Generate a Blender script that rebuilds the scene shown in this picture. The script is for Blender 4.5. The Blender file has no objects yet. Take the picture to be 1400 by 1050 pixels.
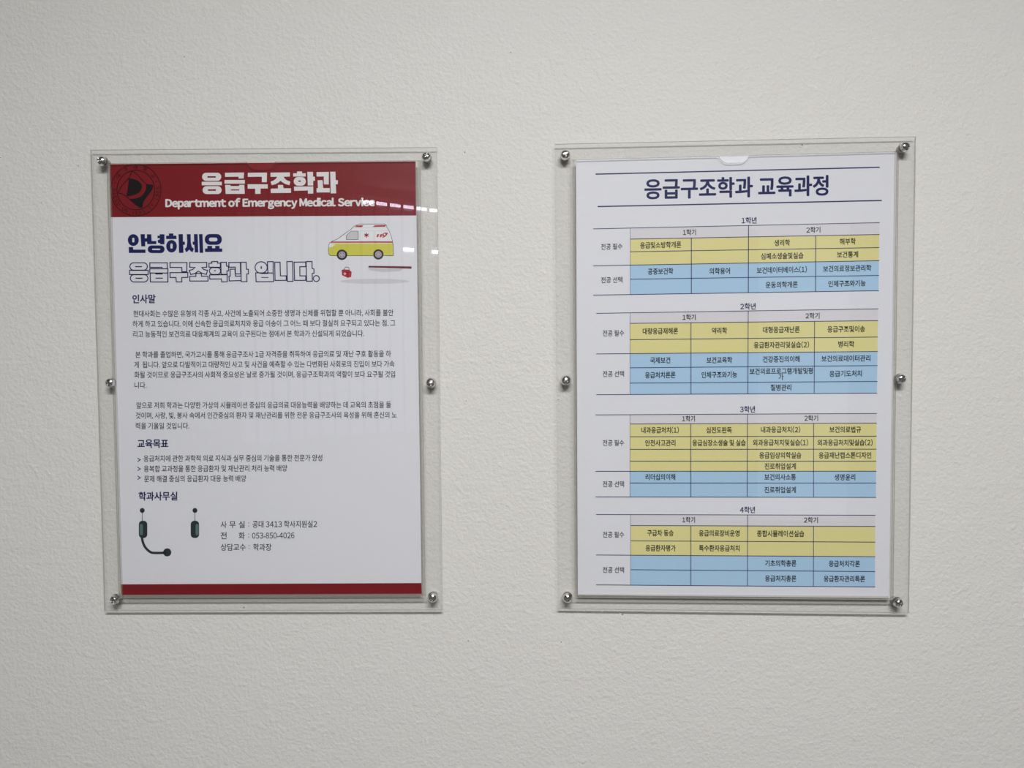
import bpy, bmesh, math, random
from mathutils import Vector, Matrix, geometry
random.seed(4)
S = bpy.context.scene
COL = S.collection

# ------------------------------------------------------------------ camera (solved from the two A3 sheets)
F_PX = 970.0
M = Matrix(((0.9995091728, -0.0307063871, 0.00620735006),
            (0.0304258373, 0.9986906402, 0.0411250961),
            (-0.0074620255, -0.0409160470, 0.9991347233)))
ZC = 1.45                                    # height of the posters' centre above the floor
CAM = Vector((0.25980382, -0.68065952, 0.02387826 + ZC))
cd = bpy.data.cameras.new('camera'); cd.sensor_width = 36.0; cd.lens = F_PX / 1400 * 36; cd.clip_start = 0.01
co = bpy.data.objects.new('camera', cd); COL.objects.link(co)
r, f, u = M.col[0], M.col[1], M.col[2]
co.matrix_world = Matrix(((r[0], u[0], -f[0], CAM[0]), (r[1], u[1], -f[1], CAM[1]), (r[2], u[2], -f[2], CAM[2]), (0, 0, 0, 1)))
S.camera = co

# ------------------------------------------------------------------ world, lights, exposure
S.view_settings.view_transform = 'Standard'; S.view_settings.look = 'None'
S.view_settings.gamma = 1.0; S.view_settings.use_curve_mapping = False
S.view_settings.exposure = 0.25
S.cycles.transparent_max_bounces = 32
w = bpy.data.worlds.new('world'); S.world = w; w.use_nodes = True
w.node_tree.nodes['Background'].inputs[0].default_value = (0.80, 0.85, 0.9, 1)
w.node_tree.nodes['Background'].inputs[1].default_value = 0.5
ROOM = dict(x0=-2.3, x1=3.0, y0=-5.6, y1=0.0, z0=0.0, z1=2.6)
LAMPS = [(0.38, -1.16, 2.38, 0.85, 27.5), (0.3, -2.6, 2.52, 1.15, 12.0)]     # hanging strips, the second an added fill: x, y, z, length, watts

def area(name, loc, sx, sy, power, col, rot=(0, 0, 0)):
    l = bpy.data.lights.new(name, 'AREA'); l.shape = 'RECTANGLE'; l.size = sx; l.size_y = sy
    l.energy = power; l.color = col
    o = bpy.data.objects.new(name, l); COL.objects.link(o); o.location = loc; o.rotation_euler = rot
    return o
lamp_objs = [area('lamp', (x, y, z - 0.05), l, 0.16, p, (1.0, 0.995, 0.99)) for x, y, z, l, p in LAMPS]

# ------------------------------------------------------------------ helpers
def lin(c):
    c = c / 255.0
    return c / 12.92 if c <= 0.04045 else ((c + 0.055) / 1.055) ** 2.4
def rgb(*c): return (lin(c[0]), lin(c[1]), lin(c[2]), 1)

def mat(name, col, rough=0.6, metal=0.0, spec=0.5):
    m = bpy.data.materials.new(name); m.use_nodes = True
    b = m.node_tree.nodes['Principled BSDF']
    b.inputs['Base Color'].default_value = col; b.inputs['Roughness'].default_value = rough
    b.inputs['Metallic'].default_value = metal; b.inputs['Specular IOR Level'].default_value = spec
    return m

def fibre(m, scale=900, amt=0.02):
    """faint grain on the colour of a print or a paper"""
    nt = m.node_tree; b = nt.nodes['Principled BSDF']
    c = tuple(b.inputs['Base Color'].default_value)
    tc = nt.nodes.new('ShaderNodeTexCoord'); n = nt.nodes.new('ShaderNodeTexNoise'); n.inputs['Scale'].default_value = scale
    mx = nt.nodes.new('ShaderNodeMix'); mx.data_type = 'RGBA'
    mx.inputs[6].default_value = tuple(v * (1 - amt) for v in c[:3]) + (1,); mx.inputs[7].default_value = tuple(min(1, v * (1 + amt)) for v in c[:3]) + (1,)
    nt.links.new(tc.outputs['Object'], n.inputs['Vector']); nt.links.new(n.outputs['Fac'], mx.inputs[0]); nt.links.new(mx.outputs[2], b.inputs['Base Color'])
    return m

def px(x, y, d=0.0):
    """where the sight line of photo point (x, y) meets the plane d metres in front of the wall"""
    v = M @ Vector(((x - 700) / F_PX, 1.0, -(y - 525) / F_PX))
    t = (-d - CAM[1]) / v[1]
    return CAM + v * t

def obj(name, me, m=None, parent=None, label=None, kind=None):
    o = bpy.data.objects.new(name, me); COL.objects.link(o)
    if m: me.materials.append(m)
    if parent: o.parent = parent
    if label: o['label'] = label
    if kind: o['kind'] = kind
    return o

def thing(name, label, cat, loc=(0, 0, 0), group=None):
    o = bpy.data.objects.new(name, None); COL.objects.link(o); o.empty_display_size = 0.05
    o.location = loc; o['label'] = label; o['category'] = cat
    if group: o['group'] = group
    bpy.context.view_layer.update()
    return o

def rel(me, parent):
    """meshes are written in world coordinates; shift them to their parent's origin"""
    if parent:
        t = Vector((0, 0, 0)); p = parent
        while p: t += p.location; p = p.parent
        me.transform(Matrix.Translation(-t))
    return me

def mesh(name, verts, faces, m, parent=None, **k):
    me = bpy.data.meshes.new(name); me.from_pydata([tuple(v) for v in verts], [], faces); me.update()
    rel(me, parent)
    return obj(name, me, m, parent, **k)

def box(bm, x0, x1, y0, y1, z0, z1, mi=0):
    vs = [bm.verts.new((x, y, z)) for x in (x0, x1) for y in (y0, y1) for z in (z0, z1)]
    for q in ((0, 1, 3, 2), (4, 6, 7, 5), (0, 4, 5, 1), (2, 3, 7, 6), (0, 2, 6, 4), (1, 5, 7, 3)):
        bm.faces.new([vs[i] for i in q]).material_index = mi

def bmobj(name, bm, mats, parent=None, smooth=False, **k):
    bmesh.ops.recalc_face_normals(bm, faces=bm.faces)
    me = bpy.data.meshes.new(name); bm.to_mesh(me); bm.free()
    for m in mats: me.materials.append(m)
    if smooth: me.shade_smooth()
    rel(me, parent)
    return obj(name, me, None, parent, **k)

# flat print: polygons in photo points laid on a sheet's plane
def tri(loops):
    """triangles for an outline with holes"""
    pts = [Vector((p[0], p[1], 0)) for l in loops for p in l]
    t = geometry.tessellate_polygon([[Vector((p[0], p[1], 0)) for p in l] for l in loops])
    return pts, [tuple(a) for a in t]

class Print:
    def __init__(s, d): s.v = []; s.f = []; s.d = d
    def poly(s, pts, holes=()):
        p, t = tri([pts] + list(holes)); n = len(s.v)
        s.v += [px(a[0], a[1], s.d) for a in p]; s.f += [tuple(i + n for i in q) for q in t]
        return s
    def line(s, a, b, wd):
        dx, dy = b[0] - a[0], b[1] - a[1]; L = math.hypot(dx, dy) or 1; nx, ny = -dy / L * wd / 2, dx / L * wd / 2
        return s.poly([(a[0] + nx, a[1] + ny), (b[0] + nx, b[1] + ny), (b[0] - nx, b[1] - ny), (a[0] - nx, a[1] - ny)])
    def stroke(s, pts, wd, closed=True):
        n = len(pts); off = []
        for i in range(n):
            p = Vector(pts[i][:2]); a = Vector(pts[i - 1][:2]) if (closed or i) else None; b = Vector(pts[(i + 1) % n][:2]) if (closed or i < n - 1) else None
            d1 = (p - a).normalized() if a is not None else None; d2 = (b - p).normalized() if b is not None else None
            if d1 is None: d1 = d2
            if d2 is None: d2 = d1
            n1 = Vector((-d1.y, d1.x)); n2 = Vector((-d2.y, d2.x)); m = n1 + n2
            m = m.normalized() if m.length > 1e-4 else n1
            k = min(1 / max(m.dot(n1), 0.4), 2.0) * wd / 2
            off.append((p + m * k, p - m * k))
        base = len(s.v)
        for a, b in off: s.v += [px(a.x, a.y, s.d), px(b.x, b.y, s.d)]
        for i in range(n if closed else n - 1):
            j = (i + 1) % n
            s.f.append((base + 2 * i, base + 2 * i + 1, base + 2 * j + 1, base + 2 * j))
        return s
    def build(s, name, m, parent, **k):
        return mesh(name, s.v, s.f, m, parent, **k)

def Z(ox, oy, sc, pts): return [(ox + p[0] / sc, oy + p[1] / sc) for p in pts]
def rr(x0, y0, x1, y1, rad, n=7):
    rad = min(rad, (x1 - x0) / 2, (y1 - y0) / 2); out = []
    for cx, cy, a0 in ((x1 - rad, y0 + rad, -90), (x1 - rad, y1 - rad, 0), (x0 + rad, y1 - rad, 90), (x0 + rad, y0 + rad, 180)):
        for i in range(n + 1):
            a = math.radians(a0 + 90 * i / n); out.append((cx + rad * math.cos(a), cy + rad * math.sin(a)))
    res = []
    for p in out:
        if not res or abs(p[0] - res[-1][0]) + abs(p[1] - res[-1][1]) > 1e-6: res.append(p)
    if abs(res[0][0] - res[-1][0]) + abs(res[0][1] - res[-1][1]) < 1e-6: res.pop()
    return res
def ell(cx, cy, a, b=None, n=40): 
    b = a if b is None else b
    return [(cx + a * math.cos(2 * math.pi * i / n), cy + b * math.sin(2 * math.pi * i / n)) for i in range(n)]
def ebox(x0, y0, x1, y1, n=32): return ell((x0 + x1) / 2, (y0 + y1) / 2, (x1 - x0) / 2, (y1 - y0) / 2, n)
def rc(x0, y0, x1, y1): return [(x0, y0), (x1, y0), (x1, y1), (x0, y1)]
def smooth(pts, n=5, closed=True):
    out = []; L = len(pts)
    for i in range(L if closed else L - 1):
        p = [Vector(pts[(i + k) % L] if closed else pts[min(max(i + k, 0), L - 1)]) for k in (-1, 0, 1, 2)]
        for j in range(n):
            t = j / n
            q = 0.5 * ((2 * p[1]) + (-p[0] + p[2]) * t + (2 * p[0] - 5 * p[1] + 4 * p[2] - p[3]) * t * t + (-p[0] + 3 * p[1] - 3 * p[2] + p[3]) * t ** 3)
            out.append((q.x, q.y))
    if not closed: out.append(tuple(pts[-1]))
    return out

GL = {}
def wide(ch):
    return chr(ord(ch) + 0xFEE0) if 0x21 <= ord(ch) <= 0x7E and ch not in '.,-' else ch      # one typeface for Hangul, Latin and digits
def load_glyphs(chars, bold):
    """outlines of many letters at once: one letter per line, told apart by height"""
    chars = sorted(set(wide(c) for c in chars if c != ' '))
    c = bpy.data.curves.new('line', 'FONT'); c.body = '\n'.join(chars); c.size = 1.0; c.space_line = 3.0; c.offset = bold; c.resolution_u = 3; c.dimensions = '2D'; c.fill_mode = 'FRONT'
    o = bpy.data.objects.new('line', c); COL.objects.link(o)
    me = bpy.data.meshes.new_from_object(o.evaluated_get(bpy.context.evaluated_depsgraph_get()))
    P = [(p.co.x, p.co.y) for p in me.vertices]; row = [max(0, round(-(b - 0.37) / 3.0)) for a, b in P]
    V = [[] for _ in chars]; F = [[] for _ in chars]; new = {}
    for i, (a, b) in enumerate(P): new[i] = len(V[row[i]]); V[row[i]].append((a, b + 3.0 * row[i]))
    for q in me.polygons: F[row[q.vertices[0]]].append(tuple(new[i] for i in q.vertices))
    for ch, v, f in zip(chars, V, F):
        if v: GL[(ch, bold)] = (v, f, min(a[0] for a in v), max(a[0] for a in v))
    bpy.data.objects.remove(o); bpy.data.curves.remove(c); bpy.data.meshes.remove(me)

def glyphs(body, bold):
    smear = 0.0
    if bold > 0.021: smear, bold = bold, 0.0          # heavy lettering: strokes thickened by overlaid, shifted outlines
    if any(c != ' ' and (wide(c), bold) not in GL for c in body): load_glyphs(body, bold)
    v, f, x = [], [], 0.0
    for ch in body:
        if ch == ' ': x += 0.24; continue
        gv, gf, a0, a1 = GL[(wide(ch), bold)]
        if ord(ch) > 0x3000: dx, adv = x, 0.92
        else: dx, adv = x + 0.035 - a0, a1 - a0 + 0.075
        for k in range(8 if smear else 1):
            ox, oy = (smear * math.cos(k * math.pi / 4), smear * 0.8 * math.sin(k * math.pi / 4)) if smear else (0, 0)
            n = len(v); v += [(a + dx + ox, b + oy, k * 3e-6) for a, b in gv]; f += [tuple(i + n for i in q) for q in gf]
        x += adv
    x0 = min(a[0] for a in v); x1 = max(a[0] for a in v)
    return [((a[0] - x0) / (x1 - x0), a[1], a[2]) for a in v], f

QUEUE = []
def put(p, body, x0, x1, y0, y1, em, bold=0.0, mid=0.376, up=(0, -1)):
    """one printed line: its ink runs from photo x0 to x1, its middle from y0 to y1, em points tall"""
    v, f = glyphs(body, bold); n = len(p.v)
    for a, b, e in v:
        h = (b - mid) * em
        p.v.append(px(x0 + a * (x1 - x0) + up[0] * h, y0 + a * (y1 - y0) + up[1] * h, p.d + e))
    p.f += [tuple(i + n for i in q) for q in f]
def text(name, parent, m, d, body, *a): QUEUE.append((name, parent, m, d, body) + a)
def set_type():
    by = {0.0: 'D', 0.012: 'DAEGUNIVERSITY1956대구대학교'}
    for q in QUEUE: b = q[10] if len(q) > 10 else 0.0; b = 0.0 if b > 0.021 else b; by[b] = by.get(b, '') + q[4]
    for b, t in by.items(): load_glyphs(t, b)
def build_type():
    for name, parent, m, d, *a in QUEUE: p = Print(d); put(p, *a); p.build(name, m, parent)

# ------------------------------------------------------------------ materials
def wall_material():
    m = mat('wall_paint', rgb(222, 218, 211), 0.62, spec=0.35); nt = m.node_tree; b = nt.nodes['Principled BSDF']
    L = nt.links.new; tc = nt.nodes.new('ShaderNodeTexCoord')
    def noise(sc, det, rough=0.5):
        n = nt.nodes.new('ShaderNodeTexNoise'); n.inputs['Scale'].default_value = sc; n.inputs['Detail'].default_value = det; n.inputs['Roughness'].default_value = rough
        L(tc.outputs['Object'], n.inputs['Vector']); return n
    fine = noise(285, 2.5, 0.58); big = noise(70, 2.0); blot = noise(110, 0.5)
    ramp = nt.nodes.new('ShaderNodeMapRange'); ramp.inputs[1].default_value = 0.62; ramp.inputs[2].default_value = 0.74; L(blot.outputs['Fac'], ramp.inputs[0])
    a1 = nt.nodes.new('ShaderNodeMath'); a1.operation = 'MULTIPLY_ADD'; a1.inputs[1].default_value = 0.7; L(big.outputs['Fac'], a1.inputs[0]); L(fine.outputs['Fac'], a1.inputs[2])
    a2 = nt.nodes.new('ShaderNodeMath'); a2.operation = 'MULTIPLY_ADD'; a2.inputs[1].default_value = 0.22; L(ramp.outputs[0], a2.inputs[0]); L(a1.outputs[0], a2.inputs[2])
    bp = nt.nodes.new('ShaderNodeBump'); bp.inputs['Strength'].default_value = 0.8; bp.inputs['Distance'].default_value = 0.0009
    L(a2.outputs[0], bp.inputs['Height']); L(bp.outputs[0], b.inputs['Normal'])
    tone = noise(2.3, 3); mx = nt.nodes.new('ShaderNodeMix'); mx.data_type = 'RGBA'
    mx.inputs[6].default_value = rgb(223, 221, 217); mx.inputs[7].default_value = rgb(226, 224, 220)
    L(tone.outputs['Fac'], mx.inputs[0]); L(mx.outputs[2], b.inputs['Base Color'])
    return m

def acrylic(name, tint, refl=0.9):
    """clear sheet: passes light straight through, reflects by Fresnel"""
    m = bpy.data.materials.new(name); m.use_nodes = True; nt = m.node_tree; nt.nodes.clear()
    o = nt.nodes.new('ShaderNodeOutputMaterial'); mx = nt.nodes.new('ShaderNodeMixShader')
    t = nt.nodes.new('ShaderNodeBsdfTransparent'); t.inputs[0].default_value = tint
    g = nt.nodes.new('ShaderNodeBsdfGlossy'); g.inputs['Roughness'].default_value = 0.0; g.inputs[0].default_value = (refl,) * 3 + (1,)
    fr = nt.nodes.new('ShaderNodeFresnel'); fr.inputs[0].default_value = 1.49
    L = nt.links.new; ge = nt.nodes.new('ShaderNodeNewGeometry'); ir = nt.nodes.new('ShaderNodeMapRange')
    ir.inputs[3].default_value = 1.49; ir.inputs[4].default_value = 1 / 1.49; L(ge.outputs['Backfacing'], ir.inputs[0]); L(ir.outputs[0], fr.inputs[0])
    L(fr.outputs[0], mx.inputs[0]); L(t.outputs[0], mx.inputs[1]); L(g.outputs[0], mx.inputs[2]); L(mx.outputs[0], o.inputs[0])
    return m

def acrylic_edge(name, dens, col):
    m = bpy.data.materials.new(name); m.use_nodes = True; nt = m.node_tree; nt.nodes.clear()
    o = nt.nodes.new('ShaderNodeOutputMaterial'); mx = nt.nodes.new('ShaderNodeMixShader'); mx.inputs[0].default_value = dens
    t = nt.nodes.new('ShaderNodeBsdfTransparent'); g = nt.nodes.new('ShaderNodeBsdfPrincipled')
    g.inputs['Base Color'].default_value = col; g.inputs['Roughness'].default_value = 0.25
    L = nt.links.new; L(t.outputs[0], mx.inputs[1]); L(g.outputs[0], mx.inputs[2]); L(mx.outputs[0], o.inputs[0])
    return m

MW = wall_material()
MA = acrylic('clear_acrylic', (0.997, 0.997, 0.994, 1), 0.6)
MAE = acrylic_edge('acrylic_cut_edge', 0.55, rgb(176, 176, 168))
MAE2 = acrylic_edge('pocket_cut_edge', 0.5, rgb(176, 172, 166))
MAEB = acrylic_edge('lower_cut_edge', 0.85, rgb(176, 174, 166))
MS = acrylic_edge('spacer_tape', 0.28, rgb(196, 192, 182))
MPAP = fibre(mat('white_paper', rgb(233, 234, 241), 0.5, spec=0.3), 1400, 0.012)
MRED = fibre(mat('maroon_ink', rgb(130, 29, 36), 0.45, spec=0.35), 1100, 0.06)
MWHT = mat('bare_paper', rgb(238, 236, 238), 0.5, spec=0.3)
MNAVY = mat('navy_ink', rgb(28, 34, 92), 0.5, spec=0.3)
MRULE = mat('rule_ink', rgb(48, 54, 104), 0.5, spec=0.3)
MBLK = mat('black_ink', rgb(24, 23, 28), 0.5, spec=0.3)
MGRY = mat('dark_grey_ink', rgb(36, 35, 42), 0.5, spec=0.3)
MEMB = mat('emblem_black', rgb(26, 22, 26), 0.5, spec=0.3)
MEMR = mat('emblem_line', rgb(40, 10, 18), 0.5, spec=0.3)
MYEL = fibre(mat('yellow_ink', rgb(232, 224, 158), 0.5, spec=0.3), 1100, 0.03)
MBLU = fibre(mat('blue_ink', rgb(178, 212, 240), 0.5, spec=0.3), 1100, 0.03)
MHEAD = mat('pale_grey_ink', rgb(226, 224, 230), 0.5, spec=0.3)
MCHR = mat('chrome', (0.86, 0.85, 0.84, 1), 0.16, 1.0)
MSPC = mat('spacer_plastic', rgb(178, 176, 170), 0.4)
MSTL = mat('grey_steel', (0.6, 0.59, 0.57, 1), 0.35, 1.0)

# ------------------------------------------------------------------ the room
R_ = ROOM
def slab(name, x0, x1, y0, y1, z0, z1, m):
    bm = bmesh.new(); box(bm, x0, x1, y0, y1, z0, z1)
    return bmobj(name, bm, [m], kind='structure')
MPL = mat('plain_paint', rgb(170, 170, 168), 0.7)
MPL2 = mat('dim_paint', rgb(100, 98, 96), 0.7)
MCEI = mat('ceiling_tile', rgb(150, 150, 149), 0.8)
MFLO = mat('floor_vinyl', rgb(110, 108, 104), 0.4)
wall = slab('wall_back', R_['x0'] - .1, R_['x1'] + .1, 0.0, 0.1, -.1, 2.7, MW)
slab('wall_left', R_['x0'] - .1, R_['x0'], R_['y0'], 0.0, -.1, 2.7, MPL)
slab('wall_right', R_['x1'], R_['x1'] + .1, R_['y0'], 0.0, -.1, 2.7, MPL)
slab('floor', R_['x0'], R_['x1'], R_['y0'], 0.0, -.1, 0.0, MFLO)
slab('ceiling', R_['x0'], R_['x1'], R_['y0'], 0.0, 2.6, 2.7, MCEI)
# opposite wall, set at an angle, with a window band and vertical blinds (seen only as a reflection)
FA = math.radians(-36); FO = Vector((-0.67, -4.25, 0))
WX0, WX1, WZ0, WZ1 = -1.1, 1.5, 1.0, 2.56           # along the wall, measured from FO
def place(o): o.location = FO; o.rotation_euler = (0, 0, FA); return o
bm = bmesh.new()
box(bm, -1.75, WX0, -.12, 0, -.1, 2.7); box(bm, WX1, 3.95, -.12, 0, -.1, 2.7)
box(bm, WX0, WX1, -.12, 0, -.1, WZ0); box(bm, WX0, WX1, -.12, 0, WZ1, 2.7)
place(bmobj('wall_front', bm, [MPL2], kind='structure'))
MFR = mat('window_grey', rgb(120, 120, 122), 0.4)
bm = bmesh.new()
for a, b_, c, d_ in ((WX0, WX1, WZ0, WZ0 + .05), (WX0, WX1, WZ1 - .02, WZ1), (WX0, WX0 + .05, WZ0, WZ1), (WX1 - .05, WX1, WZ0, WZ1), (-.42, -.36, WZ0, WZ1)):
    box(bm, a, b_, -.09, -.03, c, d_)
win = place(bmobj('window_1', bm, [MFR], kind='structure'))
def local(o, p):
    o.parent = p; return o
bm = bmesh.new(); box(bm, WX0, WX1, -.1, -.095, WZ0, WZ1)
local(bmobj('pane', bm, [mat('dusk_pane', rgb(40, 42, 48), 0.1)]), win)
e = bpy.data.materials.new('strip_glow'); e.use_nodes = True; nt = e.node_tree; nt.nodes.clear()
em_ = nt.nodes.new('ShaderNodeEmission'); em_.inputs[0].default_value = (0.9, 0.86, 1.0, 1); em_.inputs[1].default_value = 14.0
oo = nt.nodes.new('ShaderNodeOutputMaterial'); nt.links.new(em_.outputs[0], oo.inputs[0])
BL = thing('vertical_blind', 'lilac grey vertical slat blind hanging across the window opposite the posters', 'blind', (0, 0, 0)); place(BL)
MSL = mat('blind_fabric', rgb(205, 200, 235), 0.8)
bm = bmesh.new(); box(bm, WX0, WX1, .0, .05, WZ1 - .02, WZ1 + .03); local(bmobj('headrail', bm, [MFR]), BL)
SLW, SLP, SLT = 0.078, 0.100, 2.488
bm = bmesh.new(); box(bm, 0, SLW, .02, .023, WZ0 - .05, SLT); box(bm, SLW / 2 - .003, SLW / 2 + .003, .02, .022, SLT, WZ1 - .02)
sl0 = local(bmobj('slat', bm, [MSL]), BL); n_sl = int((WX1 - WX0 - .03) / SLP)
bm = bmesh.new(); box(bm, 0, SLW, .026, .029, SLT + .002, SLT + .024)  # glowing strip over a slat top, in place of daylight
g0 = local(bmobj('glow_strip', bm, [e]), win); k0 = 0
for i in range(n_sl):
    s_ = sl0 if i == 0 else sl0.copy()
    if i: COL.objects.link(s_)
    s_.location.x = WX0 + .03 + i * SLP
    if -0.32 < WX0 + .03 + i * SLP < 0.36:
        g_ = g0 if k0 == 0 else g0.copy()
        if k0: COL.objects.link(g_)
        g_.location.x = WX0 + .03 + i * SLP; k0 += 1
for q in (.02, .24):  # two glowing strips added before the slats for the lower reflected dashes
    g_ = g0.copy(); COL.objects.link(g_); g_.location = (q, 0.01, -.294)

# strip housings around the wall lamp and the added fill lamp
MLH = mat('lamp_housing', rgb(225, 225, 222), 0.4)
for i, (x, y, z, l, p) in enumerate(LAMPS):
    t = thing('strip_and_fill_light', ['short strip light hanging on two cords nearest the poster wall', 'long strip light hanging nearer the blinds'][i], 'ceiling light', (x, y, 2.6))
    h = l / 2 + .02; bm = bmesh.new(); box(bm, x - h, x + h, y - .095, y + .095, z - .035, z)
    box(bm, x - h, x + h, y - .095, y - .085, z - .06, z - .035); box(bm, x - h, x + h, y + .085, y + .095, z - .06, z - .035)
    bmobj('housing', bm, [MLH], t)
    for q in (-.8, .8): bm = bmesh.new(); box(bm, x + h * q - .003, x + h * q + .003, y - .003, y + .003, z, 2.6); bmobj('cord', bm, [MLH], t)
    lo = lamp_objs[i]; lo.name = 'lamp'; lo.location = (0, 0, z - .05 - 2.6); lo.parent = t

# blisters and pits in the paint: small raised rings with a dark pin hole
def pit(x, y, r0, hole, ring=1.0):
    c = px(x, y, 0); c.y = 0; n = 14
    prof = [(r0 * 1.15, 0.0), (r0 * 0.95, 0.00022 * ring), (r0 * 0.75, 0.00008), (r0 * 0.3, 0.00003), (0, 0.00006)]
    v = []; fs = []; ph = random.random() * 6
    for k, (a, h) in enumerate(prof[:-1]):
        for i in range(n):
            w_ = a * (1 + 0.16 * math.sin(2 * 6.283 * i / n + ph)); v.append((c.x + w_ * math.cos(6.2832 * i / n), -h - 0.00002, c.z + w_ * math.sin(6.2832 * i / n)))
    v.append((c.x, -0.0001, c.z))
    for k in range(3):
        for i in range(n): j = (i + 1) % n; fs.append((k * n + i, k * n + j, (k + 1) * n + j, (k + 1) * n + i))
    for i in range(n): fs.append((3 * n + i, 3 * n + (i + 1) % n, 4 * n))
    o = mesh('paint_blister', v, fs, MW, wall); o.data.shade_smooth()
    if hole:
        h = [(c.x + hole * (.9 + .3 * random.random()) * math.cos(6.2832 * i / 8) + r0 * .1, -0.00028, c.z + hole * (.7 + .4 * random.random()) * math.sin(6.2832 * i / 8) + r0 * .2) for i in range(8)]
        mesh('pin_hole', h, [tuple(range(8))], MPIT, o)
MPIT = mat('pit_dark', rgb(96, 92, 86), 0.9)
for a in ((252, 78, 7e-4, 5.5e-4), (107, 227, 13e-4, 4.5e-4), (292, 14, 9e-4, 3e-4), (1, 216, 9e-4, 5e-4), (57, 277, 6e-4, 4e-4), (698, 72, 8e-4, 5e-4),
          (635, 209, 22e-4, 5e-4), (1158, 61, 20e-4, 0), (1096, 199, 22e-4, 6e-4), (640, 876, 9e-4, 5e-4), (767, 878, 12e-4, 4.5e-4), (521, 860, 7e-4, 3.5e-4),
          (591, 848, 8e-4, 3e-4), (851, 840, 5e-4, 6e-4), (1087, 883, 22e-4, 0), (333.5, 830.5, 5e-4, 6e-4), (237, 844, 5e-4, 4e-4), (24, 878, 11e-4, 4e-4),
          (637, 549, 22e-4, 4e-4), (763, 547, 20e-4, 4e-4), (764, 538, 18e-4, 0), (1011, 54, 8e-4, 3e-4), (583, 823.5, 6e-4, 3e-4), (1240, 670, 9e-4, 3e-4), (1246, 497, 6e-4, 3e-4), (1350, 930, 14e-4, 0)):
    pit(*a)

# ------------------------------------------------------------------ acrylic holders
D_B0, D_B1 = 0.0039, 0.0064        # back sheet, from the wall
D_PAP = 0.0069                    # paper face
D_F0, D_F1 = 0.0080, 0.0100        # pocket front

def sheet(name, outline, d0, d1, parent, face, edge, label=None):
    """a flat sheet with two clear faces and visible cut edges; outline in photo points on its front face"""
    fr = [px(x, y, d1) for x, y in outline]
    _, t = tri([outline])
    v = [tuple(p) for p in fr] + [(p.x, -d0, p.z) for p in fr]; n = len(fr)
    fs = [tuple(q) for q in t] + [tuple(i + n for i in q)[::-1] for q in t] + [(i, (i + 1) % n, (i + 1) % n + n, i + n) for i in range(n)]
    me = bpy.data.meshes.new(name); me.from_pydata(v, [], fs); me.materials.append(face); me.materials.append(edge); me.materials.append(MAEB)
    for i, p in enumerate(me.polygons): p.material_index = 1 if i >= 2 * len(t) else 0
    bm = bmesh.new(); bm.from_mesh(me); bmesh.ops.recalc_face_normals(bm, faces=bm.faces); bm.to_mesh(me); bm.free()
    for p in me.polygons:
        if p.material_index == 1 and p.normal.z < -0.9 and p.center.z < sum(a[2] for a in v) / len(v): p.material_index = 2
    rel(me, parent)
    return obj(name, me, None, parent, label)

def lathe(bm, c, prof, n=20, mi=0, axis=Vector((0, -1, 0)), xs=Vector((1, 0, 0)), zs=Vector((0, 0, 1))):
    rings = []
    for a, h in prof:
        rings.append([bm.verts.new(c + axis * h + (xs * math.cos(6.28318 * i / n) + zs * math.sin(6.28318 * i / n)) * a) for i in range(n)] if a > 0 else [bm.verts.new(c + axis * h)])
    for A, B in zip(rings, rings[1:]):
        for i in range(n):
            j = (i + 1) % n
            if len(A) == 1: bm.faces.new((A[0], B[j], B[i]))
            elif len(B) == 1: bm.faces.new((A[i], A[j], B[0]))
            else: bm.faces.new((A[i], A[j], B[j], B[i]))

def screw(parent, x, y, tilt, turn):
    """pan-head cross-recess screw through a faceted washer and a small spacer"""
    hold = px(x, y, 0.0115); hold.y = 0
    c = Vector((hold.x, -D_B1, hold.z))
    bm = bmesh.new(); lathe(bm, Vector((c.x, 0, c.z)), [(0.0036, 0.0), (0.0037, 0.0004), (0.0037, 0.0038), (0.0035, 0.0042), (0.0, 0.0042)], 20); bmobj('spacer', bm, [MSPC], parent)
    bm = bmesh.new(); lathe(bm, c, [(0.0048, 0.0), (0.0049, 0.0005), (0.0045, 0.0011), (0.0023, 0.0013), (0.0023, 0.0005)], 24); w_ = bmobj('washer', bm, [MSTL], parent, smooth=True); w_.data.set_sharp_from_angle(angle=0.6)
    # head: dome with a cross recess pressed in
    ax = Vector((math.sin(tilt[0]), -1, math.sin(tilt[1]))).normalized(); xs = Vector((0, 0, 1)).cross(ax).normalized(); zs = ax.cross(xs)
    n, rings = 32, 9; RH = 0.0046; H = 0.0032; bm = bmesh.new(); vs = []
    for k in range(rings + 1):
        q = k / rings; a = RH * q
        ring = []
        for i in range(n):
            th = 6.28318 * i / n; X, Z_ = a * math.cos(th), a * math.sin(th)
            h = 0.0015 + H * (1 - q ** 2.6) ** 0.6 if q < 1 else 0.0
            if q < 1: h = max(h, 0.0015)
            c_, s_ = math.cos(turn), math.sin(turn); U, V = X * c_ + Z_ * s_, -X * s_ + Z_ * c_
            arm = max(0, 1 - (min(abs(U), abs(V)) / 0.0008) ** 2) if max(abs(U), abs(V)) < 0.0023 else 0
            h -= 0.0017 * arm
            ring.append(bm.verts.new(c + Vector((0, -0.0012, 0)) + ax * h + xs * X + zs * Z_))
            if k == 0: break
        vs.append(ring)
    for i in range(n): bm.faces.new((vs[0][0], vs[1][i], vs[1][(i + 1) % n]))
    for k in range(1, rings):
        for i in range(n): j = (i + 1) % n; bm.faces.new((vs[k][i], vs[k + 1][i], vs[k + 1][j], vs[k][j]))
    s = bmobj('screw', bm, [MCHR], parent, smooth=True); s.data.set_sharp_from_angle(angle=0.5)
    return s

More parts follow.
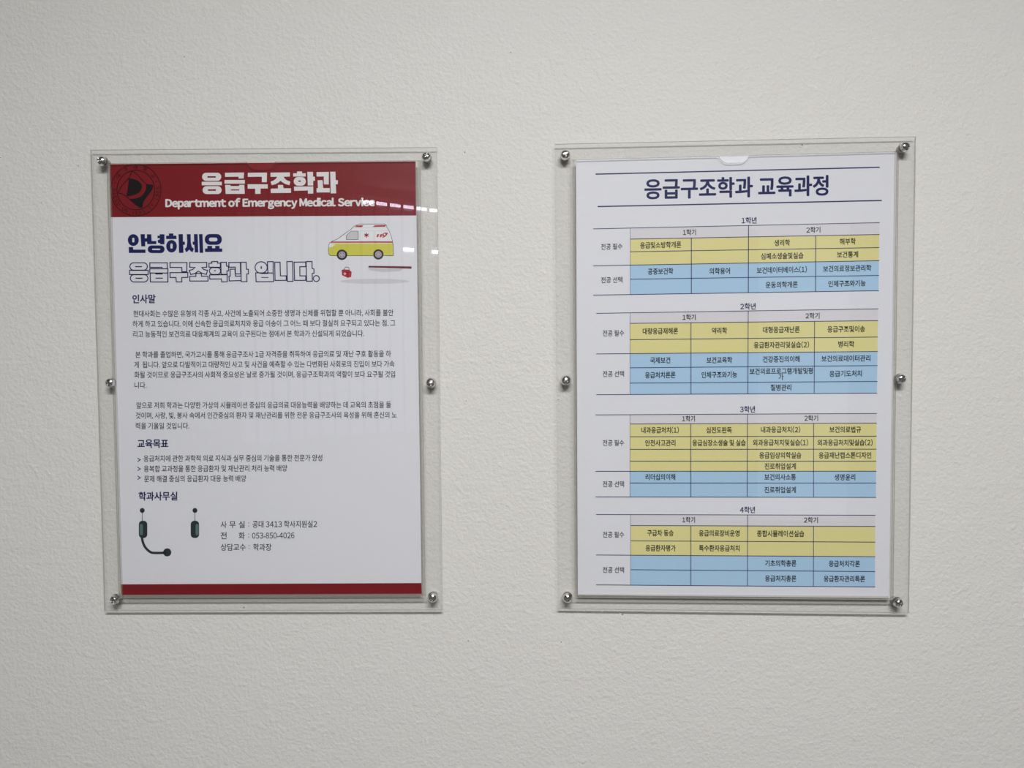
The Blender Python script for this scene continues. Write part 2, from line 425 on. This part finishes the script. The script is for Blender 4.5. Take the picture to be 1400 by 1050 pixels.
def holder(label, plate, pocket, notch, screws):
    c = px(sum(p[0] for p in plate) / 4, sum(p[1] for p in plate) / 4, 0)
    t = thing('acrylic_sign_holder', label, 'sign holder', (c.x, 0, c.z))
    t['group'] = 'clear acrylic sign holders on the wall'
    sheet('back_sheet', plate, D_B0, D_B1, t, MA, MAE)
    (ax, ay), (bx, by), (cx, cy), (dx, dy) = pocket
    nx0, nx1, nd = notch
    yt = lambda x: ay + (by - ay) * (x - ax) / (bx - ax)
    prof = [(0, 0), (.03, .28), (.09, .58), (.17, .85), (.26, 1.0), (.74, 1.0), (.83, .85), (.91, .58), (.97, .28), (1, 0)]
    nt_ = [(nx0 + (nx1 - nx0) * a, yt(nx0 + (nx1 - nx0) * a) + nd * b) for a, b in prof]
    sheet('pocket_front', [(ax, ay)] + nt_ + [(bx, by), (cx, cy), (dx, dy)], D_F0, D_F1, t, MA, MAE2)
    P = [px(x, y, D_F1) for x, y in pocket]
    def strip(a, b, wv):
        a, b = Vector((a.x, 0, a.z)), Vector((b.x, 0, b.z)); dr = (b - a).normalized(); nn = wv.normalized() * 0.0022
        a = a + wv.normalized() * .0003; b = b + wv.normalized() * .0003
        bm = bmesh.new(); q = [a, b, b + nn, a + nn]
        lo = [bm.verts.new((v.x, -D_B1 - .00005, v.z)) for v in q]; hi = [bm.verts.new((v.x, -D_F0 + .00005, v.z)) for v in q]
        bm.faces.new(lo[::-1]); bm.faces.new(hi)
        for i in range(4): bm.faces.new((lo[i], lo[(i + 1) % 4], hi[(i + 1) % 4], hi[i]))
        bmobj('spacer_strip', bm, [MS], t)
    strip(P[0], P[3], P[1] - P[0]); strip(P[1], P[2], P[0] - P[1]); strip(P[3] + (P[2] - P[3]) * .012, P[2] - (P[2] - P[3]) * .012, P[0] - P[3])
    for a in screws: screw(t, *a)
    return t

holder('clear acrylic wall holder around the poster with the maroon header band',
       [(123.3, 204.8), (597, 201.2), (604.8, 834.5), (142.5, 835.6)],
       [(145.5, 223.2), (574, 219.2), (581.2, 816.5), (162.3, 818)], (337.5, 376, 9.5),
       [(137, 219, (-.28, .12), .9), (582.5, 213.5, (-.12, .28), .5), (148.5, 523.5, (-.2, -.1), 1.0), (588.3, 523.6, (.15, .1), .1), (154.5, 821, (-.25, -.2), .4), (591, 818.2, (.05, -.22), .7)])
holder('clear acrylic wall holder around the curriculum poster of yellow and blue tables',
       [(758.3, 196.8), (1252.3, 186.3), (1242.8, 838.5), (762.5, 832.8)],
       [(782.5, 218.3), (1229, 206.8), (1221.5, 820), (786, 817)], (983, 1024.5, 10),
       [(773, 210.5, (.0, .1), .2), (1239, 199.8, (.25, .12), .6), (774, 520.3, (0, .12), .78), (1234, 518, (.25, -.05), .35), (776, 818.6, (0, -.22), .8), (1230, 825.2, (.22, -.25), .3)])

# ------------------------------------------------------------------ poster sheets
P1 = D_PAP + 0.00004; P2 = D_PAP + 0.00008; P3 = D_PAP + 0.00012; P4 = D_PAP + 0.00016
def poster(label, corners):
    c = px(sum(p[0] for p in corners) / 4, sum(p[1] for p in corners) / 4, 0)
    t = thing('poster', label, 'poster', (c.x, -D_PAP, c.z)); t['group'] = 'posters on the wall'
    fr = [px(x, y, D_PAP) for x, y in corners]; v = [tuple(p) for p in fr] + [(p.x, -D_PAP + .0003, p.z) for p in fr]
    me = bpy.data.meshes.new('paper_sheet'); me.from_pydata(v, [], [(0, 1, 2, 3)[::-1], (4, 5, 6, 7), (0, 1, 5, 4), (1, 2, 6, 5), (2, 3, 7, 6), (3, 0, 4, 7)]); me.update()
    rel(me, t); obj('paper_sheet', me, MPAP, t)
    return t

A = poster('department introduction poster with maroon header and footer bands and an ambulance picture', [(149, 224.4), (568.3, 220.4), (576.5, 812.4), (166, 813.8)])
Print(P1).poly([(149.3, 224.5), (568.2, 220.5), (569, 294.6), (151.4, 297)]).build('header_band', MRED, A, label='maroon header band')
Print(P1).poly([(165.4, 798.9), (576.2, 797.1), (576.5, 812.3), (166.4, 813.7), (165.5, 810)]).build('footer_band', MRED, A, label='maroon footer band')

# heavy headline drawn letter by letter: (outline, holes)
TA = lambda *p: Z(270, 228, 14, p)
TB = lambda *p: Z(365, 228, 14, p)
head = [
 [(rr(88, 115, 455, 270, 78), [rr(190, 180, 350, 209, 6)], TA), (rc(82, 287, 466, 354), [], TA), (rr(98, 371, 462, 522, 78), [rr(200, 431, 355, 461, 6)], TA)],
 [([(527, 115), (890, 110), (884, 225), (785, 225), (785, 190), (527, 193)], [], TA), (rc(518, 253, 906, 324), [], TA),
  ([(528, 348), (632, 348), (632, 368), (798, 368), (798, 346), (896, 346), (905, 518), (540, 520)], [rc(638, 433, 800, 454)], TA)],
 [([(963, 115), (1330, 112), (1326, 295), (1232, 295), (1232, 190), (963, 193)], [], TA), ([(960, 335), (1345, 335), (1345, 416), (1207, 416), (1207, 518), (1105, 518), (1105, 420), (960, 420)], [], TA)],
 [([(68, 112), (438, 108), (438, 188), (320, 190), (335, 220), (375, 255), (448, 285), (430, 352), (350, 330), (300, 300), (258, 270), (215, 305), (160, 335), (92, 352), (68, 285), (130, 262), (175, 225), (195, 192), (68, 192)], [], TB),
  ([(210, 348), (305, 348), (318, 412), (458, 412), (462, 500), (72, 502), (72, 420), (210, 415)], [], TB)],
 [([(575, 90), (670, 90), (672, 125), (742, 125), (742, 188), (502, 188), (502, 125), (575, 125)], [], TB), (rr(512, 196, 745, 362, 82), [rr(602, 263, 648, 289, 8)], TB),
  ([(772, 98), (880, 98), (882, 190), (916, 190), (920, 268), (884, 268), (884, 358), (782, 358)], [], TB), ([(516, 378), (885, 376), (886, 514), (785, 514), (782, 455), (520, 460)], [], TB)],
 [([(948, 103), (1183, 98), (1182, 338), (1090, 338), (1088, 185), (950, 188)], [], TB), ([(970, 258), (1065, 256), (1075, 408), (1203, 408), (1203, 490), (950, 492), (948, 410), (975, 410)], [], TB),
  ([(1210, 95), (1310, 95), (1315, 255), (1357, 258), (1355, 335), (1316, 337), (1326, 508), (1220, 510)], [], TB)]]
p = Print(P2)
for g in head:
    for out, holes, T in g: p.poly(T(*out), [T(*h) for h in holes])
p.build('headline', MWHT, A, label='white heavy Korean headline')
text('subtitle', A, MWHT, P2, 'Department of Emergency Medical Service', 226, 512.8, 278.2, 276.8, 13.6, 0.055, 0.33)

TC = lambda *p: Z(168, 312, 17.5, p)
TD = lambda *p: Z(232, 312, 17.5, p)
p = Print(P1)
for out, holes, T in [
 (ebox(118, 142, 380, 425), [rr(223, 228, 275, 340, 26)], TC),
 ([(422, 142), (525, 142), (525, 240), (575, 240), (575, 145), (680, 145), (688, 308), (800, 305), (802, 380), (585, 382), (575, 320), (535, 325), (535, 435), (440, 435)], [], TC),
 ([(138, 450), (240, 450), (248, 512), (540, 510), (543, 592), (142, 592)], [], TC),
 ([(880, 145), (995, 145), (995, 385), (890, 385), (890, 355), (840, 350), (832, 285), (880, 270), (880, 238), (828, 238), (828, 180), (880, 180)], [], TC),
 (rr(595, 412, 998, 595, 90), [rr(700, 488, 892, 522, 14)], TC),
 ([(1102, 125), (1208, 125), (1208, 178), (1280, 178), (1285, 260), (1035, 260), (1035, 180), (1102, 180)], [], TC),
 (ebox(1036, 282, 1292, 580), [rr(1137, 365, 1190, 490, 26)], TC),
 ([(210, 142), (315, 142), (318, 320), (362, 322), (366, 395), (325, 398), (330, 590), (222, 592)], [], TD),
 ([(408, 142), (502, 142), (505, 330), (530, 450), (578, 490), (550, 572), (500, 550), (466, 510), (440, 545), (390, 575), (360, 495), (405, 450), (420, 330)], [], TD),
 ([(578, 142), (668, 140), (685, 578), (600, 580), (590, 398), (555, 395), (545, 325), (585, 320)], [], TD),
 ([(700, 142), (785, 140), (803, 590), (716, 590)], [], TD),
 (rr(838, 138, 1248, 398, 125), [rr(940, 225, 1142, 315, 45)], TD),
 ([(900, 422), (1015, 422), (1015, 478), (1088, 478), (1088, 422), (1192, 422), (1192, 485), (1258, 485), (1260, 565), (845, 568), (845, 485), (900, 485)], [], TD)]:
    p.poly(T(*out), [T(*h) for h in holes])
p.build('greeting', MNAVY, A, label='solid navy Korean greeting')

TE = lambda *p: Z(170, 345, 15.556, p)
TF = lambda *p: Z(255, 345, 15.556, p)
TG = lambda *p: Z(340, 340, 14, p)
p = Print(P1); W_ = 1.35
for out, T in [(rr(118, 222, 490, 380, 80), TE), (rc(110, 382, 505, 472), TE), (rr(128, 475, 500, 630, 80), TE),
 ([(542, 222), (912, 222), (912, 348), (800, 348), (800, 320), (542, 320)], TE), (rc(542, 348, 926, 440), TE), ([(548, 440), (926, 440), (926, 630), (555, 630)], TE),
 ([(970, 218), (1332, 218), (1328, 412), (1225, 412), (1222, 322), (972, 320)], TE), ([(970, 432), (1350, 430), (1350, 532), (1222, 535), (1222, 628), (1105, 628), (1098, 535), (972, 535)], TE),
 ([(68, 215), (430, 215), (430, 318), (325, 322), (365, 365), (445, 382), (425, 470), (330, 445), (252, 400), (180, 450), (90, 472), (58, 385), (130, 365), (180, 320), (68, 318)], TF),
 ([(200, 448), (315, 448), (318, 508), (456, 508), (456, 610), (70, 610), (68, 510), (200, 510)], TF),
 ([(538, 198), (658, 195), (662, 230), (720, 230), (722, 318), (478, 318), (478, 232), (538, 230)], TF), (rr(488, 324, 725, 470, 70), TF),
 ([(730, 212), (848, 210), (852, 292), (892, 295), (893, 392), (858, 395), (862, 468), (735, 468)], TF), ([(492, 480), (865, 475), (865, 625), (748, 628), (742, 565), (495, 568)], TF),
 ([(900, 215), (1145, 215), (1150, 458), (1040, 458), (1035, 315), (903, 318)], TF), ([(925, 360), (1030, 358), (1040, 505), (1160, 505), (1162, 600), (908, 608), (903, 510), (930, 505)], TF),
 ([(1155, 212), (1268, 210), (1275, 360), (1315, 362), (1318, 458), (1282, 460), (1285, 620), (1162, 625)], TF),
 (ebox(122, 250, 355, 470), TG), ([(358, 250), (468, 248), (468, 465), (368, 465)], TG), ([(135, 462), (470, 465), (478, 630), (142, 632)], TG),
 ([(498, 260), (600, 258), (608, 520), (720, 520), (720, 605), (505, 608)], TG), ([(730, 248), (838, 245), (848, 625), (738, 625)], TG),
 ([(868, 258), (1090, 255), (1092, 345), (978, 345), (980, 520), (1092, 520), (1092, 605), (878, 608)], TG),
 ([(1098, 248), (1212, 245), (1214, 380), (1248, 385), (1250, 470), (1216, 472), (1218, 622), (1108, 625)], TG), (ell(1295, 572, 57, n=24), TG)]:
    p.stroke(T(*out), W_)
for b_, T in [((232, 293, 375, 315), TE), ((236, 539, 388, 562), TE), ((660, 450, 815, 470), TE), ((665, 539, 818, 560), TE), ((585, 380, 622, 402), TF), ((228, 335, 252, 388), TG), ((240, 543, 378, 558), TG), ((240, 472, 370, 484), TG)]:
    p.poly(T(*rc(*b_)))
p.build('outline_heading', MNAVY, A, label='hollow outlined navy Korean heading')

BODY = [('현대사회는 수많은 유형의 각종 사고, 사건에 노출되어 소중한 생명과 신체를 위협할 뿐 아니라, 사회를 불안', 182.3, 537.9, 428.9, 427.4),
 ('하게 하고 있습니다. 이에 신속한 응급의료처치와 응급 이송이 그 어느 때 보다 절실히 요구되고 있다는 점, 그', 181.2, 540.5, 442.9, 441.5),
 ('리고 능동적인 보건의료 대응체계의 교육이 요구된다는 점에서 본 학과가 신설되게 되었습니다.', 181.8, 497.8, 456.9, 455.8),
 ('본 학과를 졸업하면, 국가고시를 통해 응급구조사 1급 자격증을 취득하여 응급의료 및 재난 구호 활동을 하', 185.1, 534.6, 484.9, 483.6),
 ('게  됩니다. 앞으로 다발적이고 대량적인 사고 및 사건을 예측할 수 있는 다변화된 사회로의 진입이 보다 가속', 183.3, 539.4, 498.7, 497.5),
 ('화될 것이므로 응급구조사의 사회적 중요성은 날로 증가될 것이며, 응급구조학과의 역할이 보다 요구될 것입', 183.6, 540.1, 512.4, 511.5),
 ('니다.', 183.8, 200.4, 526.7, 526.6),
 ('앞으로 저희 학과는 다양한 가상의 시뮬레이션 중심의 응급의료 대응능력을 배양하는 데 교육의 초점을 둘', 186.4, 534.6, 554.2, 553.3),
 ('것이며, 사랑, 빛, 봉사 속에서 인간중심의 환자 및 재난관리를 위한 전문 응급구조사의 육성을 위해 혼신의 노', 185.5, 542.5, 568.1, 567.2),
 ('력을 기울일 것입니다.', 185.5, 258.8, 582.3, 582.2),
 ('응급처치에 관한 과학적 의료 지식과 실무 중심의 기술을 통한 전문가 양성', 196.3, 440.6, 627, 625.9),
 ('융복합 교과정을 통한 응급환자 및 재난관리 처리 능력 배양', 196.6, 392.6, 641, 640),
 ('문제 해결 중심의 응급환자 대응 능력 배양', 197, 336.5, 654.7, 654.1)]
for b_, x0, x1, y0, y1 in BODY: text('text_line', A, MGRY, P1, b_, x0, x1, y0, y1, 9.8, 0.012)
for y in (628.7, 641.1, 653.2): Print(P1).stroke([(187.9, y - 2.5), (191.8, y), (187.9, y + 2.5)], 1.1, False).build('bullet_mark', MNAVY, A)
for b_, x0, x1, y in (('인사말', 180.9, 212.8, 408.8), ('교육목표', 187.7, 230.2, 606.6), ('학과사무실', 189.4, 242.6, 678.4)):
    text('section_heading', A, MNAVY, P1, b_, x0, x1, y, y - .3, 12.9, 0.03)
for b_, x0, x1, y in (('사', 301.6, 309.9, 717.2), ('무', 313.7, 322.3, 717.1), ('실', 326.3, 334.6, 717.1), (':', 339.6, 340.6, 717.1), ('공대 3413 학사지원실2', 345.2, 433.5, 716.8),
                      ('전', 301.6, 309.9, 732.4), ('화', 326.3, 334.6, 732.4), (':', 339.6, 340.6, 732.4), ('053-850-4026', 344.6, 402.5, 732.3),
                      ('상담교수', 301.6, 335.9, 748.1), (':', 340, 341, 748.1), ('학과장', 346.1, 371.2, 748.1)):
    text('office_line', A, MGRY, P1, b_, x0, x1, y, y - (.4 if x1 - x0 > 50 else 0), 10.4 if b_ != ':' else 8.5, 0.012, 0.376 if b_ != ':' else 0.3)

# round university emblem printed on the band
ECX, ECY = 185.7, 259.9
E_ = lambda *p: Z(146, 218, 17.5, p)
p = Print(P2); p.stroke(ell(ECX, ECY, 34.2, 35.3, 72), 1.05); p.stroke(ell(ECX, ECY, 25.8, 27.0, 64), 1.05)
p.stroke(E_(*smooth([(595, 290), (640, 300), (700, 340), (780, 420), (860, 510), (940, 580), (1010, 605), (1098, 620), (1080, 710), (1000, 830), (930, 920), (870, 1010), (850, 1090), (840, 1148), (760, 1132), (650, 1045), (540, 950), (460, 880), (370, 825), (275, 800), (300, 730), (370, 620), (490, 490), (560, 390)], 3)), 1.1)
emb = p.build('emblem', MEMR, A, label='round dark emblem with a flag shape')
p = Print(P3); p.poly(E_(*smooth([(525, 455), (640, 468), (750, 510), (820, 580), (842, 650), (820, 730), (760, 800), (650, 850), (560, 872), (470, 874), (490, 770), (508, 640), (520, 520)], 3)))
p.poly(E_(*smooth([(945, 588), (1010, 605), (1098, 620), (1080, 710), (1000, 830), (930, 920), (870, 1010), (850, 1090), (840, 1150), (760, 1132), (650, 1050), (545, 950), (680, 935), (800, 890), (880, 820), (930, 730), (945, 650)], 3)))
p.build('flag_fill', MEMB, emb)
# printed ambulance
I_ = lambda *p: Z(430, 295, 10, p)
MIY = mat('picture_yellow', rgb(214, 210, 84), 0.5); MIW = mat('picture_white', rgb(240, 241, 244), 0.5); MIR = mat('picture_red', rgb(186, 32, 50), 0.5)
MIG = mat('picture_grey', rgb(208, 208, 212), 0.5); MIT = mat('picture_tyre', rgb(40, 34, 40), 0.5); MIH = mat('picture_hub', rgb(186, 174, 190), 0.5)
MISH = mat('picture_shadow', rgb(214, 212, 218), 0.5); MIM = mat('picture_maroon', rgb(110, 34, 46), 0.5); MILG = mat('picture_light_line', rgb(206, 206, 210), 0.5)
VAN = [(187, 470), (197, 392), (215, 366), (245, 345), (310, 320), (420, 242), (500, 185), (545, 140), (600, 113), (960, 113), (985, 130), (990, 162), (1018, 200), (1045, 270), (1062, 330), (1075, 400), (1078, 545), (215, 545), (197, 528)]
pic = Print(P1).poly(I_(*VAN)).build('ambulance_picture', MIW, A, label='printed white and yellow ambulance')
Print(P2).poly(I_((190, 470), (197, 430), (240, 428), (285, 392), (230, 385), (222, 376), (1070, 376), (1076, 545), (215, 545), (197, 528))).build('yellow_body', MIY, pic)
p = Print(P2); p.poly(I_((235, 352), (1064, 350), (1067, 368), (218, 368)))
p.poly(I_((548, 154), (575, 132), (668, 130), (648, 155))); p.poly(I_((792, 152), (830, 130), (975, 126), (970, 150)))
for k in range(3):
    a = math.radians(90 + 60 * k); dx, dy = math.cos(a) * 33, math.sin(a) * 33
    p.line(I_((710 - dx, 265 - dy))[0], I_((710 + dx, 265 + dy))[0], 1.35)
for x in (845, 888): p.poly(I_((x + 14, 252), (x + 40, 250), (x + 24, 292), (x, 292), (x + 12, 267), (x + 4, 268)))
p.poly(I_(*smooth([(925, 270), (938, 240), (965, 230), (1000, 234), (994, 256), (968, 284), (940, 298), (925, 294), (945, 280), (930, 280)], 3)), [I_(*ebox(945, 242, 970, 270, 12))])
p.build('red_marking', MIR, pic)
Print(P2).poly(I_((433, 325), (435, 270), (500, 210), (597, 210), (598, 325))).build('side_window', MIG, pic)
p = Print(P3); p.stroke(I_(*VAN), 0.55); p.stroke(I_((433, 325), (435, 270), (500, 210), (597, 210), (598, 325)), 0.55); p.build('outline', MBLK, pic)
p = Print(P2)
for q in (((545, 160), (985, 162)), ((622, 200), (622, 340)), ((822, 200), (822, 340)), ((622, 205), (808, 205)), ((835, 205), (1010, 205)), ((808, 205), (808, 345))): p.line(I_(q[0])[0], I_(q[1])[0], 0.35)
p.build('panel_line', MILG, pic)
for cx, cy, rw in ((375, 533, 72), (873, 528, 70)):
    wh = Print(P3).poly(I_(*ell(cx, cy, rw, n=30))).build('wheel', MIT, pic)
    p = Print(P4 + 4e-5); p.poly(I_(*ell(cx, cy, 46, n=24)), [I_(*ell(cx + 28 * math.cos(6.283 * k / 8), cy + 28 * math.sin(6.283 * k / 8), 6, n=6)) for k in range(8)]); p.build('hub', MIH, pic)
Print(P1).poly(I_(*ebox(350, 862, 1300, 930, 40))).build('picture_shadow', MISH, A)  # shadow ellipse drawn as part of the printed picture
st = Print(P2).poly(I_((725, 708), (930, 722), (1190, 722), (1205, 730), (1170, 755), (925, 770), (750, 742))).build('stretcher_picture', MIG, A, label='printed stretcher')
Print(P3).poly(I_((740, 684), (1300, 692), (1328, 696), (1325, 724), (1290, 722), (735, 706))).build('stretcher_rail', MIM, st)
bg = Print(P2).poly(I_((370, 745), (395, 733), (470, 738), (508, 768), (500, 838), (455, 848), (376, 812))).build('first_aid_bag_picture', MIR, A, label='printed red first aid bag')
p = Print(P3); p.poly(I_(*ell(415, 792, 19, n=4)), [I_(*rc(411, 782, 419, 802))]); p.build('bag_cross', MWHT, bg)
p = Print(P3); p.stroke(I_((370, 745), (455, 775), (455, 848)), .5, False); p.stroke(I_((455, 775), (508, 768)), .5, False); p.stroke(I_((400, 738), (425, 700), (465, 705), (480, 745)), .6, False); p.build('bag_seam', MBLK, bg)

# printed headset (ear cups, aerials, boom microphone)
H_ = lambda *p: Z(130, 670, 5.385, p)
MHS = mat('headset_dark', rgb(44, 52, 56), 0.5); MHT = mat('headset_teal', rgb(92, 122, 122), 0.5)
p = Print(P1)
p.stroke(H_(*smooth([(345, 350), (352, 385), (372, 425), (410, 458), (450, 463), (520, 462)], 4, False)), 3.4, False); p.poly(H_(*ell(531, 459, 30, n=24)))
hs = p.build('headset_picture', MHS, A, label='printed headset with aerials')
for x0, x1, bx, t0, t1 in ((322, 384, 347, 329, 352), (704, 766, 735, 740, 763)):
    p = Print(P1); p.poly(H_(*rr(x0, 226, x1, 353, 26))); p.line(H_((bx, 150))[0], H_((bx, 230))[0], .8); p.poly(H_(*ell(bx, 150, 18, n=20))); p.build('ear_cup', MHS, hs)
    Print(P2).poly(H_(*rr(t0, 250, t1, 332, 10))).build('ear_cup_light', MHT, hs)

# ------------------------------------------------------------------ curriculum poster
B = poster('curriculum poster headed with a navy title over four yellow and blue course tables', [(787.3, 218.8), (1225.7, 208.6), (1217, 817.7), (790, 813.6)])
B_R = Print(P1); B_R.line((814.3, 238.1), (1202.8, 228.7), 1.7); B_R.line((817.1, 282.4), (1205.6, 274.1), 1.7); B_R.build('title_rule', MRULE, B)
text('title', B, MNAVY, P1, '응급구조학과 교육과정', 881, 1132.8, 258.6, 253.3, 29.8, 0.028)

VX = [[861.6, 945.2, 1023.4, 1115.3], [861.3, 944.7, 1023.0, 1113.7], [861.3, 944.5, 1021.9, 1112.5], [862.2, 944.6, 1022.2, 1112.3]]
XR = [(1202.2, 1201.2), (1200.3, 1199), (1198.4, 1197.5), (1196.5, 1196.2)]
XL = [811, 815.2, 814.2, 814.9]
# rows: y at the label column's right edge (x~861) and at the right end; first = top line, then header bottom, then rows
ROWS = [[(311.8, 304.4), (326.9, 320.6), (344.2, 338.5), (362.5, 356.4), (381.8, 376.6), (402.7, 397.4)],
        [(427.7, 422.3), (442.1, 438.4), (464.4, 460.8), (483.5, 480.6), (502.9, 499.8), (523.8, 521.5), (539.4, 537.5)],
        [(567.0, 565.3), (579.7, 578.5), (597.1, 596.4), (614.4, 614.1), (630.5, 630.5), (644.4, 644.3), (660.4, 660.4), (679.4, 680.1)],
        [(703.6, 704.5), (718.5, 719.7), (739.5, 741.2), (759.1, 761.1), (778.9, 781.5), (800, 802.5)]]
NY = [2, 2, 4, 2]
for k in range(4):
    rows = ROWS[k]; vx = VX[k]; xr0, xr1 = XR[k]
    def yy(i, x): return rows[i][0] + (rows[i][1] - rows[i][0]) * (x - vx[0]) / (xr0 - vx[0])
    def xe(i): return xr0 + (xr1 - xr0) * i / (len(rows) - 1)
    n = len(rows)
    table = Print(P1).poly([(vx[0], yy(0, vx[0])), (xe(0), yy(0, xe(0))), (xe(1), yy(1, xe(1))), (vx[0], yy(1, vx[0]))]).build('course_table', MHEAD, B, label=['first year course table', 'second year course table', 'third year course table', 'fourth year course table'][k])
    for i in range(1, n - 1):
        cols = vx + [xe(i)]
        for c in range(4):
            a, b_ = cols[c], (cols[c + 1] if c < 3 else xe(i)); b2 = cols[c + 1] if c < 3 else xe(i + 1)
            Print(P1).poly([(a, yy(i, a)), (b_, yy(i, b_)), (b2, yy(i + 1, b2)), (a, yy(i + 1, a))]).build('table_cell', MYEL if i <= NY[k] else MBLU, table)
    ln = Print(P2)
    for i in range(n):
        full = i in (0, 1 + NY[k], n - 1)
        x0 = XL[k] if full else vx[0]
        ln.line((x0, yy(i, x0)), (xe(i) + .4, yy(i, xe(i))), 1.0 if i else 0.95)
    for c, x in enumerate(vx):
        top = 0 if c in (0, 2) else 1
        ln.line((x, yy(top, x)), (x - (.6 if k == 1 else .3) * (c > 1), yy(n - 1, x)), 0.5 if c == 0 else (1.1 if k == 0 else .95))
    ln.build('table_rule', MRULE, table)

def cell(k, b_, x0, x1, y, em=9.3, m=None, bold=0.020):
    sl = [-.022, -.012, -.002, .004][k] * (x1 - x0)
    text('course_name', B, m or MBLK, P3, b_, x0, x1, y - sl / 2, y + sl / 2, em, bold)
C_ = [
 (0, '응급및소방학개론', 875.2, 931.3, 334.9), (0, '생리학', 1058.5, 1080.2, 331.9), (0, '해부학', 1148, 1169.9, 330), (0, '심폐소생술및실습', 1040.3, 1098.4, 349.8), (0, '보건통계', 1144.3, 1173.3, 347.9),
 (0, '공중보건학', 885.8, 920.5, 371), (0, '의학용어', 969.9, 998.1, 370.5), (0, '보건데이터베이스(1)', 1034.7, 1103.2, 369), (0, '보건의료정보관리학', 1125.3, 1191.3, 366.9), (0, '운동의학개론', 1046.8, 1090.6, 389.2), (0, '인체구조와기능', 1132.4, 1183.5, 387.5),
 (1, '대량응급재해론', 878.7, 927, 452.7), (1, '약리학', 973.2, 994, 452), (1, '대형응급재난론', 1043.1, 1093.4, 450.7), (1, '응급구조및이송', 1131.3, 1182.7, 449.9), (1, '응급환자관리및실습(2)', 1030.6, 1106.2, 471.5), (1, '병리학', 1146, 1167.9, 470.5),
 (1, '국제보건', 888.9, 916.4, 492.5), (1, '보건교육학', 966, 1001, 492.3), (1, '건강증진의이해', 1042.9, 1093.4, 491), (1, '보건의료데이터관리', 1123.1, 1190, 490), (1, '응급처치론론', 882, 923.5, 512.7), (1, '인체구조와기능', 959.1, 1007.8, 512.3),
 (1, '보건의료프로그램개발및평', 1024.9, 1111.4, 507.3), (1, '가', 1064.4, 1071.3, 515.3), (1, '응급기도처치', 1134, 1178.3, 510.8), (1, '질병관리', 1053.5, 1081.9, 529.8),
 (2, '내과응급처치(1)', 876.9, 928.1, 588), (2, '심전도판독', 965.6, 1000.5, 588), (2, '내과응급처치(2)', 1040.3, 1094.2, 587.4), (2, '보건의료법규', 1134, 1177.3, 587.3), (2, '안전사고관리', 882.1, 923.5, 605.6), (2, '응급심장소생술 및 실습', 946.7, 1019.5, 605.4),
 (2, '외과응급처치및실습(1)', 1029.3, 1104.9, 605.1), (2, '외과응급처치및실습(2)', 1117.7, 1193.1, 605.1), (2, '응급임상의학실습', 1038.1, 1095.5, 622.4), (2, '응급재난캡스톤디자인', 1119.4, 1191.3, 622.4), (2, '진로취업설계', 1045.3, 1088.2, 637.4),
 (2, '리더십의이해', 882.6, 923.3, 652.1), (2, '보건의사소통', 1045.1, 1088.2, 652.2), (2, '생명윤리', 1140.8, 1169.4, 652.4), (2, '진로취업설계', 1045.1, 1088.2, 669.7),
 (3, '구급차 동승', 884.8, 920.9, 728.7), (3, '응급의료장비운영', 955.6, 1011.1, 729.1), (3, '종합시뮬레이션실습', 1034.9, 1099.4, 729.6), (3, '응급환자평가', 882.6, 923.8, 749.3), (3, '특수환자응급처치', 955.6, 1011.3, 749.5),
 (3, '기초의학총론', 1046, 1088.8, 770.1), (3, '응급처치각론', 1133.1, 1175.7, 770.7), (3, '응급처치총론', 1046, 1088.8, 790.9), (3, '응급환자관리특론', 1126.3, 1182.7, 791.4)]
for a in C_: cell(*a)
for k, y1, y2 in ((0, 317.6, 314.3), (1, 433.8, 431.7), (2, 572.4, 571.8), (3, 710.7, 711)):
    cell(k, '1학기', (933.7, 933.1, 932.6, 932.8)[k], (951.5, 951.1, 950.1, 950.2)[k], y1, 8.7); cell(k, '2학기', (1102.5, 1101.2, 1099.7, 1099)[k], (1121.6, 1120.5, 1118.5, 1118.3)[k], y2, 8.7)
for k, y in enumerate((301.3, 418.9, 559.6, 697.1)): cell(k, '%d학년' % (k + 1), (1013.9, 1012.1, 1011.7, 1011.7)[k], (1034.4, 1033.2, 1032.3, 1032.3)[k], y, 9.6, MNAVY, 0.020)
for k, a, b_ in ((0, 337.1, 382.7), (1, 455.5, 511.2), (2, 605.4, 661.9), (3, 730.9, 779.2)):
    x0, x1 = (821.7, 851) if k == 0 else (824, 853.2)
    cell(k, '전공 필수', x0, x1, a, 9.0, MBLK, 0.012); cell(k, '전공 선택', x0, x1, b_, 9.0, MBLK, 0.012)
set_type()
build_type()
# lettering round the emblem
p = Print(P3)
for ch, a in zip('대구대학교', (142, 116.5, 91, 66, 38.6)):
    a = math.radians(a); cx, cy = ECX + 30.2 * math.cos(a), ECY - 31.2 * math.sin(a); dx, dy = math.sin(a), math.cos(a)
    put(p, ch, cx - dx * 2.5, cx + dx * 2.5, cy - dy * 2.5, cy + dy * 2.5, 6.2, 0.012, 0.376, (math.cos(a), -math.sin(a)))
for i, ch in enumerate('DAEGU UNIVERSITY 1956'):
    if ch == ' ': continue
    a = math.radians(180 + i * 185 / 20); cx, cy = ECX + 30.0 * math.cos(a), ECY - 31.2 * math.sin(a); dx, dy = -math.sin(a), -math.cos(a)
    hw = 0.5 if ch == 'I' else (0.9 if ch == '1' else 1.75)
    put(p, ch, cx - dx * hw, cx + dx * hw, cy - dy * hw, cy + dy * hw, 6.4, 0.012, 0.36, (-math.cos(a), math.sin(a)))
for a in (161, 22): a = math.radians(a); p.poly(ell(ECX + 30.2 * math.cos(a), ECY - 31.2 * math.sin(a), .9, n=10))
p.build('emblem_lettering', MEMR, emb)
